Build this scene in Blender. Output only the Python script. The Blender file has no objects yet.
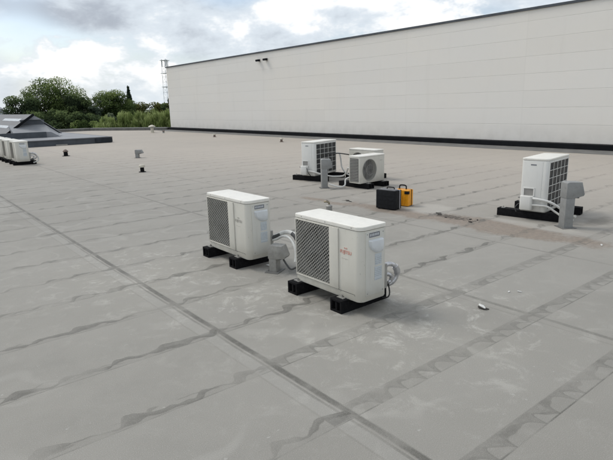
import bpy, bmesh, math, random
from mathutils import Vector, Matrix
random.seed(7)
PI = math.pi
sc = bpy.context.scene
col = sc.collection
R = math.radians

# ------------------------------------------------------------------ materials
class N:
    """tiny helper: arithmetic on node sockets"""
    def __init__(s, nt, sock): s.nt, s.s = nt, sock
    def _m(s, op, *a, clamp=False):
        n = s.nt.nodes.new('ShaderNodeMath'); n.operation = op; n.use_clamp = clamp
        for i, v in enumerate((s,) + a):
            if isinstance(v, N): s.nt.links.new(v.s, n.inputs[i])
            else: n.inputs[i].default_value = v
        return N(s.nt, n.outputs[0])
    def __add__(s, o): return s._m('ADD', o)
    def __radd__(s, o): return s._m('ADD', o)
    def __sub__(s, o): return s._m('SUBTRACT', o)
    def __rsub__(s, o): return (s * -1.0) + o
    def __mul__(s, o): return s._m('MULTIPLY', o)
    def __rmul__(s, o): return s._m('MULTIPLY', o)
    def __truediv__(s, o): return s._m('DIVIDE', o)
    def abs(s): return s._m('ABSOLUTE')
    def sin(s): return s._m('SINE')
    def floor(s): return s._m('FLOOR')
    def frac(s): return s._m('FRACT')
    def gt(s, v): return s._m('GREATER_THAN', v)
    def max(s, v): return s._m('MAXIMUM', v)
    def min(s, v): return s._m('MINIMUM', v)
    def exp(s): return s._m('EXPONENT')
    def clamp(s): return s._m('ADD', 0.0, clamp=True)
    def ss(s, a, b):
        n = s.nt.nodes.new('ShaderNodeMapRange'); n.interpolation_type = 'SMOOTHSTEP'; n.clamp = True
        s.nt.links.new(s.s, n.inputs[0])
        lo, hi = (a, b) if a < b else (b, a)
        n.inputs[1].default_value = lo; n.inputs[2].default_value = hi
        n.inputs[3].default_value = 0.0 if a < b else 1.0; n.inputs[4].default_value = 1.0 if a < b else 0.0
        return N(s.nt, n.outputs[0])

class Mat:
    def __init__(s, name):
        s.m = bpy.data.materials.new(name); s.m.use_nodes = True
        s.nt = s.m.node_tree; s.b = s.nt.nodes['Principled BSDF']
        s.out = s.nt.nodes['Material Output']
        s.tc = s.nt.nodes.new('ShaderNodeTexCoord')
    def xyz(s, kind='Object'):
        n = s.nt.nodes.new('ShaderNodeSeparateXYZ'); s.nt.links.new(s.tc.outputs[kind], n.inputs[0])
        return [N(s.nt, n.outputs[i]) for i in range(3)]
    def vec(s, x, y, z):
        n = s.nt.nodes.new('ShaderNodeCombineXYZ')
        for i, v in enumerate((x, y, z)):
            if isinstance(v, N): s.nt.links.new(v.s, n.inputs[i])
            else: n.inputs[i].default_value = v
        return n.outputs[0]
    def noise(s, scale, detail=3, rough=.55, vec=None, kind='Object', dist=0.0):
        n = s.nt.nodes.new('ShaderNodeTexNoise'); n.inputs['Scale'].default_value = scale
        n.inputs['Detail'].default_value = detail; n.inputs['Roughness'].default_value = rough
        n.inputs['Distortion'].default_value = dist
        s.nt.links.new(vec if vec is not None else s.tc.outputs[kind], n.inputs['Vector'])
        return N(s.nt, n.outputs[0])
    def noise3(s, vec, detail=1, rough=.5, scale=1.):
        n = s.nt.nodes.new('ShaderNodeTexNoise'); n.inputs['Scale'].default_value = scale
        n.inputs['Detail'].default_value = detail; n.inputs['Roughness'].default_value = rough
        s.nt.links.new(vec, n.inputs['Vector'])
        q = s.nt.nodes.new('ShaderNodeSeparateColor'); s.nt.links.new(n.outputs[1], q.inputs[0])
        return [N(s.nt, q.outputs[i]) for i in range(3)]
    def white(s, vec):
        n = s.nt.nodes.new('ShaderNodeTexWhiteNoise'); n.noise_dimensions = '3D'; s.nt.links.new(vec, n.inputs['Vector'])
        q = s.nt.nodes.new('ShaderNodeSeparateColor'); s.nt.links.new(n.outputs[1], q.inputs[0])
        return [N(s.nt, q.outputs[i]) for i in range(3)]
    def mix(s, f, a, b):
        n = s.nt.nodes.new('ShaderNodeMix'); n.data_type = 'RGBA'
        if isinstance(f, N): s.nt.links.new(f.s, n.inputs[0])
        else: n.inputs[0].default_value = f
        for i, v in ((6, a), (7, b)):
            if isinstance(v, (tuple, list)): n.inputs[i].default_value = (*v, 1)
            else: s.nt.links.new(v, n.inputs[i])
        return n.outputs[2]
    def color(s, c):
        if isinstance(c, (tuple, list)): s.b.inputs['Base Color'].default_value = (*c, 1)
        else: s.nt.links.new(c, s.b.inputs['Base Color'])
    def rough(s, r):
        if isinstance(r, N): s.nt.links.new(r.s, s.b.inputs['Roughness'])
        else: s.b.inputs['Roughness'].default_value = r
    def bump(s, h, strength=.3, dist=.01):
        n = s.nt.nodes.new('ShaderNodeBump'); n.inputs['Strength'].default_value = strength
        n.inputs['Distance'].default_value = dist
        s.nt.links.new(h.s, n.inputs['Height']); s.nt.links.new(n.outputs[0], s.b.inputs['Normal'])

def simple(name, c, rough=.5, metal=0, var=.08, vs=8., spec=.5, dirt=None, bump=0, bs=200):
    m = Mat(name)
    n = m.noise(vs, 4, .6)
    a = tuple(max(0, v*(1-var)) for v in c); b = tuple(min(1, v*(1+var)) for v in c)
    cc = m.mix(n.ss(.3, .7), a, b)
    if dirt:
        d = m.noise(vs*2.3, 5, .7).ss(.52, .8) * .6
        cc = m.mix(d, cc, dirt)
    m.color(cc); m.rough((n*.2 + (rough-.1)).clamp()); m.b.inputs['Metallic'].default_value = metal
    m.b.inputs['Specular IOR Level'].default_value = spec
    if bump: m.bump(m.noise(bs, 2, .5), bump, .002)
    return m.m

M = {}
def enamel(name, c, rough=.42):
    m = Mat(name); x, y, z = m.xyz()
    n = m.noise(3., 3, .6)
    st = m.noise(1., 3, .65, vec=m.vec(x*38., y*38., z*2.2))
    sp = m.noise(70., 2, .6)
    d = tuple(v*.62 for v in c)
    base = m.mix(n.ss(.3, .7)*.5, c, tuple(v*.92 for v in c))
    base = m.mix(st.ss(.55, .78)*.32, base, (d[0], d[1]*.97, d[2]*.88))
    base = m.mix(z.ss(.30, .10)*n.ss(.3, .6)*.45, base, (d[0]*.8, d[1]*.76, d[2]*.68))
    base = m.mix(sp.ss(.68, .76)*.5, base, (d[0]*.7, d[1]*.68, d[2]*.6))
    m.color(base); m.rough((n*.25 + (rough-.1)).clamp())
    return m.m
M['body'] = enamel('ac_enamel', (.60, .585, .525))
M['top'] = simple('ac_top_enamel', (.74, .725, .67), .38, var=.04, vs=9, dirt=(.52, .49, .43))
M['white'] = enamel('white_cover_enamel', (.70, .70, .67))
M['side'] = enamel('service_panel_enamel', (.60, .595, .55), .38)
M['lattice'] = simple('grille_plastic', (.33, .325, .30), .5, var=.05)
M['shroud'] = simple('shroud_metal', (.26, .255, .24), .6, var=.1)
M['dark'] = simple('dark_cavity', (.025, .026, .028), .6, var=.2)
M['blade'] = simple('fan_plastic', (.10, .105, .11), .5, var=.1)
M['rubber'] = simple('black_rubber', (.008, .008, .009), .85, var=.3, vs=20, spec=.12, dirt=(.035, .034, .03))
M['galv'] = simple('weathered_steel', (.30, .295, .275), .5, .25, var=.15, vs=14, dirt=(.2, .19, .17))
M['galv2'] = simple('grey_painted_steel', (.25, .255, .25), .5, .1, var=.1, vs=10, dirt=(.15, .145, .14))
M['pipe'] = simple('pipe_insulation', (.62, .62, .59), .55, var=.08, vs=20, dirt=(.35, .34, .30), bump=.3, bs=90)
M['foil'] = simple('foil_tape', (.55, .55, .56), .3, .7, var=.15, vs=30, bump=.5, bs=70)
M['dkpipe'] = simple('dark_pipe_foam', (.06, .062, .062), .7, var=.3, vs=20)
M['plate'] = simple('dark_plate', (.17, .18, .20), .4, var=.2, vs=40)
M['plate2'] = simple('pale_print', (.5, .52, .54), .5)
M['red'] = simple('red_print', (.64, .31, .25), .5, var=.1)
M['faint'] = simple('faded_print', (.44, .42, .385), .5, var=.1)
M['gloss'] = simple('handle_plastic', (.66, .69, .71), .2, var=.05)
M['case_b'] = simple('black_case_plastic', (.009, .010, .012), .65, var=.3, vs=25, spec=.2)
M['case_t'] = simple('case_top_grey', (.12, .12, .125), .55, var=.3, vs=20)
M['alu'] = simple('aluminium_trim', (.5, .5, .52), .35, .6, var=.1)
M['yellow'] = simple('yellow_case_plastic', (.80, .33, .012), .45, var=.08, vs=15)
M['brass'] = simple('old_brass', (.22, .19, .13), .5, .5, var=.3, vs=40)
M['slate'] = simple('dark_membrane_roof', (.115, .12, .128), .6, var=.15, vs=1.5, dirt=(.13, .13, .13))
M['slate_l'] = simple('light_membrane_roof', (.23, .24, .255), .6, var=.12, vs=1.2, dirt=(.22, .22, .21))
M['upstand'] = simple('upstand_membrane', (.055, .065, .078), .6, var=.2, vs=2, dirt=(.09, .095, .1))
M['kerbgrey'] = simple('parapet_membrane', (.13, .13, .125), .7, var=.2, vs=3, dirt=(.22, .2, .18))
M['black'] = simple('black_flashing', (.008, .009, .011), .85, var=.3, vs=2, spec=.15)
M['darkpanel'] = simple('dark_felt_patch', (.03, .035, .042), .8, var=.3, vs=3, spec=.2)
M['rooflight'] = simple('rooflight_sheet', (.42, .45, .47), .3, var=.1)
M['mast'] = simple('mast_steel', (.60, .62, .65), .5, .2)
M['bark'] = simple('bark', (.09, .07, .05), .9, var=.3, vs=10)
M['cream'] = simple('cream_cap', (.55, .52, .44), .6)
M['terracotta'] = simple('vent_cap_brown', (.16, .12, .10), .7, var=.2)
M['farhouse'] = simple('pale_render', (.55, .56, .58), .8, var=.05)
M['glass_dark'] = simple('dark_window', (.05, .06, .08), .15)
M['conc'] = simple('outer_wall_concrete', (.3, .29, .27), .8, var=.15, vs=1)
M['scrap'] = simple('scrap_white', (.6, .6, .58), .5, var=.1, vs=60)
M['litter'] = simple('litter_dark', (.05, .045, .04), .8, var=.4, vs=60)

def label_mat():
    m = Mat('spec_label')
    x, y, z = m.xyz()
    ln = ((z*70.).frac()).gt(.55) * m.noise(120, 2).gt(.45)
    blk = (z*11.).frac().gt(.18)
    m.color(m.mix(ln*blk*.55, (.50, .545, .57), (.25, .27, .30))); m.rough(.3)
    return m.m
M['label'] = label_mat()

def coil_mat():
    m = Mat('coil_fins')
    x, y, z = m.xyz()
    f = (x*180.).sin()*.5 + .5
    n = m.noise(6, 4, .7)
    m.color(m.mix(n.ss(.3, .75), m.mix(f, (.012, .014, .018), (.035, .04, .048)), (.06, .06, .055))); m.rough(.5)
    m.b.inputs['Metallic'].default_value = .3
    return m.m
M['coil'] = coil_mat()

def wall_mat():
    m = Mat('composite_wall_panels')
    x, y, z = m.xyz()
    row = ((z - .21) / .55)
    fz = row.frac()
    dz = (fz - .5).abs()*-1. + .5          # distance to joint, in rows
    irr = m.noise(.55, 3, .6, vec=m.vec(0., y, row.floor()*3.7))
    hj = (dz * .55).ss(.012, .004) * (irr.ss(.38, .60)*.55 + .45)
    dy = ((((y - 9.53) / 5.1).frac() - .5).abs()*-1. + .5) * 5.1
    vj = dy.ss(.03, .01)*.55
    pan = m.noise(1., 1, .5, vec=m.vec(((y-9.53)/5.1).floor()*7.3, row.floor()*5.1, 0.))
    big = m.noise(.25, 4, .55)
    streak = m.noise(1., 4, .6, vec=m.vec(y*2.2, z*.25, 3.))
    warm = big.ss(.35, .68)
    base = m.mix(warm, (.73, .715, .68), (.745, .72, .67))
    base = m.mix((pan.ss(.3, .7))*.20, base, (.63, .61, .57))
    base = m.mix(streak.ss(.52, .8)*.18, base, (.56, .54, .50))
    base = m.mix((hj*.27).max(vj*.08), base, (.22, .21, .2))
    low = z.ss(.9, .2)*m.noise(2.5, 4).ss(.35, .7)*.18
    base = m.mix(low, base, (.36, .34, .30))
    m.color(base); m.rough(.55)
    m.bump((hj*-1.).max(-1.) + m.noise(.5, 2)*.3, .25, .02)
    return m.m
M['wall'] = wall_mat()

def roof_mat():
    m = Mat('bitumen_membrane')
    x, y, z = m.xyz()
    n1 = m.noise(.22, 4, .6); n2 = m.noise(1.6, 4, .65); n3 = m.noise(20., 2, .65); n4 = m.noise(230., 0, .5)
    y2 = y + (m.noise(.5, 0, .5, vec=m.vec(x*.12, y, 0.)) - .5)*.16
    bay = x.gt(1.72) + x.gt(3.66) + x.gt(5.38)
    q = (y2 - 1.06) / .70
    k = q.floor(); v = q.frac()*.70
    idn, idn2, idn3 = m.white(m.vec(k + .5, bay + .5, 1.))
    wv, tv, ov = m.noise3(m.vec(x*2.3, k*4.1, bay*2.7), 2, .55)
    wv2, tv2, ov2 = m.noise3(m.vec(x*6.5, k*5.3, bay*3.1 + 8.), 1, .5)
    # flowing bleed-out of bitumen along each lap
    ph = x*17. + idn*40. + wv*9. + v*12.
    c1 = ph.sin()*(idn2*.016 + .018) + .062 + (wv2 - .5)*.10 + (wv - .5)*.10
    th = (tv2.ss(.40, .60)*.6 + (ph + .9).sin().ss(-.3, 1.)*.4)*tv.ss(.30, .52)*.036 + .006
    d1 = (v - c1).abs() + (n3 - .5)*.022
    m1 = (d1 - th).ss(.005, -.004)
    c1b = .125 - c1 + (ov2 - .5)*.03
    m1b = (((v - c1b).abs() + (n3 - .5)*.014) - .0045 - tv2.ss(.5, .7)*.012).ss(.005, -.002)*ov2.ss(.42, .56)
    m1e = (d1 - th).abs().ss(.005, .001)
    under = (c1 - v).ss(0., .004)*v.ss(0., .004)*.14         # slightly darker wash between lap edge and bleed line
    # zigzag pattern of the right-hand bays
    ph2 = x*36. + idn*30. + wv*20. + wv2*6. + v*16.
    c2 = (ph2*.5).sin().abs()*(tv2*.07 + .055) + .012 + (wv2-.5)*.03
    th2 = wv2.ss(.35, .65)*.018 + .007
    band = v.ss(.138, .131) * v.ss(-.002, .004)
    m2 = ((v - c2).abs() + (n3 - .5)*.008 - th2).ss(.006, -.003)*band
    rim = ((v - .066).abs() - .062).abs().ss(.009, .002)*ov2.ss(.3, .6)
    fill = ((m2*.68).max(rim*.42)).max(band*((v - c2).ss(-.005, .01)*.34 + tv2.ss(.35, .6)*.14 + .04))
    rr = x.gt(1.72) * y.ss(3.4, 2.6)*.95
    left = (rr*-1.) + 1.
    gaps = ov.ss(.36, .52)
    pat = (m1.max(m1b*.7)*.88 + m1e*.2 + under*1.6) * left * (gaps*.7 + .3) + fill*rr*(gaps*.55 + .45)
    edge = v.ss(.013, .004)*(ov2.ss(.35, .6)*.6 + .22)
    fade = ((x*.55 + y*.8).ss(24., 5.))*.72 + .28
    lap = (pat*.92 + edge*.65) * (idn3*.35 + .65) * x.ss(14., 5.)._m('ADD', .25).min(1.)
    # long seams
    sn = m.noise(1., 2, .6, vec=m.vec(x*4., y*2.2, 0.))
    xw = x + (sn - .5)*.022
    def seam(c, w, st):
        return ((xw - c).abs()).ss(w, w*.45) * st
    s1 = seam(1.72, .029, 1.0).max(seam(1.675, .012, .5)).max(seam(1.575, .008, .2))
    s2 = seam(3.66, .028, .55).max(seam(3.57, .008, .28))
    s3 = seam(5.38, .026, .42).max(seam(7.3, .03, .25)).max(seam(11.2, .03, .22)).max(seam(15.1, .03, .2))
    seams = s1.max(s2).max(s3) * (sn.ss(.3, .62)*.6 + .4)
    px = (x - 1.665).abs().ss(.10, .085); px2 = (x - 3.62).abs().ss(.10, .08)
    patch = px.max(px2*.7) * (v - .05).abs().ss(.045, .035) * idn3.ss(.35, .7) * .6
    pale_strip = (x-1.63).abs().ss(.05, .04)*.14
    base = m.mix(n1.ss(.3, .7), (.254, .246, .222), (.292, .282, .255))
    base = m.mix(n2.ss(.35, .75)*.6, base, (.225, .220, .200))
    ring = ((n1 - .46).abs().ss(.010, .001)).max((n1 - .55).abs().ss(.007, .001)*.7)
    base = m.mix(ring*n2.ss(.35, .6)*.28, base, (.42, .41, .38))
    base = m.mix((n1 - .46).ss(.0, -.05)*.18, base, (.21, .20, .178))
    base = m.mix(idn*.28, base, (.305, .296, .272))
    def att(nm):
        a = m.nt.nodes.new('ShaderNodeAttribute'); a.attribute_name = nm
        q_ = m.nt.nodes.new('ShaderNodeSeparateColor'); m.nt.links.new(a.outputs['Color'], q_.inputs[0])
        return [N(m.nt, q_.outputs[i]) for i in range(3)]
    a_st, a_grit_shadow, a_algae_shade = att('stain_shade_masks'); a_zone, a_halo, tan = att('tone_masks')
    base = m.mix(tan, base, m.mix(n1.ss(.35, .65), (.405, .368, .322), (.375, .342, .302)))  # far tan: dirt variation plus grazing-view sheen put into the colour
    scuf = m.noise(4.6, 5, .78, dist=.5).ss(.50, .68)
    zone = a_zone
    base = m.mix(scuf*(zone*.95 + .05), base, (.43, .42, .385))
    base = m.mix(zone*n2.ss(.35, .6)*.35, base, (.385, .37, .325))
    base = m.mix(n3.ss(.70, .76)*.4, base, (.46, .455, .43))
    base = m.mix(pale_strip, base, (.38, .38, .36))
    st = (a_st + (n2 - .5)*1.3 + (n3-.5)*.35).ss(.32, .66)
    base = m.mix(st*.85, base, m.mix(n3.ss(.35, .65), (.255, .208, .168), (.205, .172, .142)))
    st2 = (a_grit_shadow + (n3-.5)*1.5).ss(.55, .85)
    base = m.mix(st2*.8, base, (.05, .042, .034))  # dark grit, and the shadow painted by the black case
    halo = (a_halo + (n2-.5)*.8).ss(.45, .8)*.45
    base = m.mix(halo, base, (.46, .44, .40))
    algae_shade = (a_algae_shade + (n2-.5)*1.2 + (n3-.5)*.4).ss(.30, .95)
    base = m.mix(algae_shade*.55, base, (.115, .108, .093))  # algae and painted unit shadows share one dark tone
    dark = (lap*fade).max(seams).max(patch)
    base = m.mix((dark + (n3-.5)*dark*.9).clamp()*.88, base, (.098, .095, .083))
    base = m.mix(n4.ss(.42, .22)*.30, base, (.13, .128, .117))
    base = m.mix(n4.ss(.60, .80)*.30, base, (.50, .49, .46))
    m.color(base)
    m.rough((n2*.25 + .66 - dark*.15).clamp())
    m.b.inputs['Specular IOR Level'].default_value = .3
    m.bump(m.noise(9., 1, .6), .30, .012)
    return m.m
M['roof'] = roof_mat()

def leaf_mat(name, c1, c2, c3):
    m = Mat(name)
    a = m.nt.nodes.new('ShaderNodeAttribute'); a.attribute_name = 'tone'
    t = N(m.nt, a.outputs['Fac'])
    cc = m.mix(t.ss(0., .55), c1, c2); cc = m.mix(t.ss(.5, 1.), cc, c3)  # tone picks between shaded, middle and sunlit leaf colours
    d = m.nt.nodes.new('ShaderNodeBsdfDiffuse'); tr = m.nt.nodes.new('ShaderNodeBsdfTranslucent')
    mx = m.nt.nodes.new('ShaderNodeMixShader'); mx.inputs[0].default_value = .3
    m.nt.links.new(cc, d.inputs[0]); m.nt.links.new(cc, tr.inputs[0])
    m.nt.links.new(d.outputs[0], mx.inputs[1]); m.nt.links.new(tr.outputs[0], mx.inputs[2])
    m.nt.links.new(mx.outputs[0], m.out.inputs[0])
    return m.m
M['leaf_dark'] = leaf_mat('dark_leaves', (.038, .055, .032), (.085, .12, .055), (.17, .22, .09))
M['leaf_mid'] = leaf_mat('green_leaves', (.04, .062, .024), (.125, .175, .06), (.28, .34, .13))
M['leaf_grey'] = leaf_mat('greygreen_leaves', (.05, .07, .05), (.10, .13, .085), (.17, .20, .13))
M['leaf_willow'] = leaf_mat('willow_leaves', (.09, .13, .04), (.215, .275, .095), (.38, .44, .19))
M['leaf_olive'] = leaf_mat('olive_leaves', (.05, .065, .022), (.11, .12, .04), (.18, .185, .07))
M['leaf_con'] = leaf_mat('conifer_needles', (.02, .035, .022), (.035, .055, .035), (.05, .075, .045))

def ground_mat():
    m = Mat('rough_grass_ground')
    n = m.noise(.08, 5, .6); n2 = m.noise(1.2, 5, .7)
    m.color(m.mix(n2.ss(.3, .7), m.mix(n.ss(.35, .65), (.06, .085, .03), (.10, .11, .05)), (.075, .09, .035))); m.rough(.9)
    return m.m
M['ground'] = ground_mat()

# ------------------------------------------------------------------ mesh helpers
class MB:
    def __init__(s): s.bm = bmesh.new()
    def box(s, x0, x1, y0, y1, z0, z1):
        v = [s.bm.verts.new((x, y, z)) for z in (z0, z1) for y in (y0, y1) for x in (x0, x1)]
        for f in ((0,2,3,1), (4,5,7,6), (0,1,5,4), (2,6,7,3), (0,4,6,2), (1,3,7,5)):
            s.bm.faces.new([v[i] for i in f])
        return s
    def prism(s, poly, z0, z1, T=None):
        """poly in xy, extruded in z; T maps a point"""
        T = T or (lambda p: p)
        a = [s.bm.verts.new(T((x, y, z0))) for x, y in poly]; b = [s.bm.verts.new(T((x, y, z1))) for x, y in poly]
        n = len(poly)
        s.bm.faces.new(a[::-1]); s.bm.faces.new(b)
        for i in range(n): s.bm.faces.new((a[i], a[(i+1) % n], b[(i+1) % n], b[i]))
        return s
    def quad(s, *p):
        s.bm.faces.new([s.bm.verts.new(q) for q in p]); return s
    def bar(s, p, q, w, h=None, up=(0, 0, 1)):
        p, q = Vector(p), Vector(q); d = (q-p).normalized(); u = Vector(up)
        if abs(d.dot(u)) > .98: u = Vector((0, 1, 0))
        a = d.cross(u).normalized(); b = a.cross(d); h = h or w
        c = [(-1,-1), (1,-1), (1,1), (-1,1)]
        A = [s.bm.verts.new(p + a*(i*w/2) + b*(j*h/2)) for i, j in c]; B = [s.bm.verts.new(q + a*(i*w/2) + b*(j*h/2)) for i, j in c]
        s.bm.faces.new(A[::-1]); s.bm.faces.new(B)
        for i in range(4): s.bm.faces.new((A[i], A[(i+1) % 4], B[(i+1) % 4], B[i]))
        return s
    def tube(s, pts, r, n=10, smooth=True, steps=6):
        P = [Vector(p) for p in pts]
        if smooth and len(P) > 2:
            Q = []
            for i in range(len(P)-1):
                p0, p1, p2, p3 = P[max(i-1, 0)], P[i], P[i+1], P[min(i+2, len(P)-1)]
                for k in range(steps):
                    t = k/steps
                    Q.append(.5*((2*p1) + (-p0+p2)*t + (2*p0-5*p1+4*p2-p3)*t*t + (-p0+3*p1-3*p2+p3)*t**3))
            Q.append(P[-1]); P = Q
        rr = r if callable(r) else (lambda t: r)
        rings = []; ref = Vector((0, 0, 1))
        d0 = (P[1]-P[0]).normalized()
        if abs(d0.dot(ref)) > .9: ref = Vector((1, 0, 0))
        a = d0.cross(ref).normalized()
        for i, p in enumerate(P):
            d = (P[min(i+1, len(P)-1)] - P[max(i-1, 0)]).normalized()
            a = (a - d*a.dot(d)).normalized(); b = d.cross(a)
            q = rr(i/(len(P)-1))
            rings.append([s.bm.verts.new(p + a*(q*math.cos(2*PI*k/n)) + b*(q*math.sin(2*PI*k/n))) for k in range(n)])
        for A, B in zip(rings, rings[1:]):
            for k in range(n): s.bm.faces.new((A[k], A[(k+1) % n], B[(k+1) % n], B[k]))
        s.bm.faces.new(rings[0][::-1]); s.bm.faces.new(rings[-1])
        return s
    def lathe(s, prof, c=(0, 0, 0), n=20, axis='z'):
        c = Vector(c); rings = []
        for r, z in prof:
            ring = []
            for k in range(n):
                t = 2*PI*k/n
                p = (r*math.cos(t), r*math.sin(t), z) if axis == 'z' else (r*math.cos(t), z, r*math.sin(t))
                ring.append(s.bm.verts.new(c + Vector(p)))
            rings.append(ring)
        for A, B in zip(rings, rings[1:]):
            for k in range(n): s.bm.faces.new((A[k], A[(k+1) % n], B[(k+1) % n], B[k]))
        s.bm.faces.new(rings[0][::-1]); s.bm.faces.new(rings[-1])
        return s
    def mesh(s, name, mat, bevel=0, seg=2, smooth=True, ang=35):
        bm = s.bm
        bmesh.ops.recalc_face_normals(bm, faces=bm.faces)
        if bevel:
            bm.normal_update()
            ed = [e for e in bm.edges if len(e.link_faces) == 2 and e.calc_face_angle(0) > R(50)]
            bmesh.ops.bevel(bm, geom=ed, offset=bevel, segments=seg, affect='EDGES', profile=.6, clamp_overlap=True)
        me = bpy.data.meshes.new(name); bm.to_mesh(me); bm.free()
        me.materials.append(mat)
        if smooth:
            me.shade_smooth() if hasattr(me, 'shade_smooth') else None
            try: me.set_sharp_from_angle(angle=R(ang))
            except Exception: pass
        return me
    def build(s, name, mat, parent=None, **kw):
        o = bpy.data.objects.new(name, s.mesh(name, mat, **kw)); col.objects.link(o)
        if parent: o.parent = parent
        return o

def tag(o, label=None, cat=None, group=None, kind=None):
    if label: o['label'] = label
    if cat: o['category'] = cat
    if group: o['group'] = group
    if kind: o['kind'] = kind
    return o
def empty(name, loc, rz=0, **kw):
    o = bpy.data.objects.new(name, None); col.objects.link(o); o.empty_display_size = .1
    o.location = loc; o.rotation_euler = (0, 0, rz); return tag(o, **kw)
def copy_tree(o, parent=None):
    c = o.copy(); col.objects.link(c)
    if parent: c.parent = parent
    for ch in [q for q in col.objects if q.parent == o]: copy_tree(ch, c)
    return c
def rrect(x0, x1, y0, y1, r):
    """rounded footprint; r = radii for (x0y0, x1y0, x1y1, x0y1)"""
    pts = []
    for (cx, cy, sx, sy, rad, a0) in ((x0, y0, 1, 1, r[0], 180), (x1, y0, -1, 1, r[1], 270), (x1, y1, -1, -1, r[2], 0), (x0, y1, 1, -1, r[3], 90)):
        ox, oy = cx + sx*rad, cy + sy*rad
        n = 8 if rad > .03 else 4
        for k in range(n+1):
            t = R(a0 + 90*k/n); pts.append((ox + rad*math.cos(t), oy + rad*math.sin(t)))
    return pts
def text_mesh(txt, size, name, mat, parent, T, extr=.0006):
    cu = bpy.data.curves.new('lettering', 'FONT'); cu.body = txt; cu.size = size; cu.extrude = extr; cu.offset = size*.02
    cu.align_x = 'LEFT'
    ob = bpy.data.objects.new('lettering', cu); col.objects.link(ob)
    dg = bpy.context.evaluated_depsgraph_get(); me = bpy.data.meshes.new_from_object(ob.evaluated_get(dg))
    bpy.data.objects.remove(ob); me.transform(T)
    me.materials.clear(); me.materials.append(mat)
    o = bpy.data.objects.new(name, me); col.objects.link(o)
    if parent: o.parent = parent
    return o
def cut(o, cutter_bm):
    """subtract a cutter volume from a mesh object and bake the result"""
    bmesh.ops.recalc_face_normals(cutter_bm.bm, faces=cutter_bm.bm.faces); me = bpy.data.meshes.new('cutter'); cutter_bm.bm.to_mesh(me); cutter_bm.bm.free()
    c = bpy.data.objects.new('cutter', me); col.objects.link(c)
    md = o.modifiers.new('b', 'BOOLEAN'); md.operation = 'DIFFERENCE'; md.solver = 'EXACT'; md.object = c
    dg = bpy.context.evaluated_depsgraph_get(); dg.update()
    nm = bpy.data.meshes.new_from_object(o.evaluated_get(dg)); o.modifiers.clear()
    nm.name = o.data.name; o.data = nm; bpy.data.objects.remove(c); bpy.data.meshes.remove(me)

def clip_line(cx, cz, dx, dz, x0, x1, z0, z1):
    t0, t1 = -9., 9.
    for p, d, lo, hi in ((cx, dx, x0, x1), (cz, dz, z0, z1)):
        if abs(d) < 1e-9:
            if not lo < p < hi: return None
            continue
        a, b = (lo-p)/d, (hi-p)/d
        if a > b: a, b = b, a
        t0, t1 = max(t0, a), min(t1, b)
    if t1 - t0 < .01: return None
    return (cx+dx*t0, cz+dz*t0), (cx+dx*t1, cz+dz*t1)

def rubber_foot(parent, x, y0, y1, w=.125, h=.105):
    f = MB()
    t = .016
    # hollow extruded rubber block: base, sides, web, top
    f.box(x-w/2, x+w/2, y0, y1, 0, t).box(x-w/2, x+w/2, y0, y1, h-t, h)
    f.box(x-w/2, x-w/2+t, y0, y1, t, h-t).box(x+w/2-t, x+w/2, y0, y1, t, h-t)
    f.box(x-t/2, x+t/2, y0+.004, y1-.004, t, h-t)
    f.box(x-w/2+t, x+w/2-t, y0+.03, y1-.03, t+.001, h-t-.001)
    o = f.build('rubber_foot', M['rubber'], parent, bevel=.002)
    b = MB()
    b.box(x-w*.28, x+w*.28, y0+.045, y0+.09, h+.0005, h+.006)
    b.lathe([(.011, 0), (.011, .010), (.006, .0101), (.006, .02)], (x, y0+.066, h+.006), 6)
    b.build('mounting_bolt', M['galv'], o)
    return o

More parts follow.
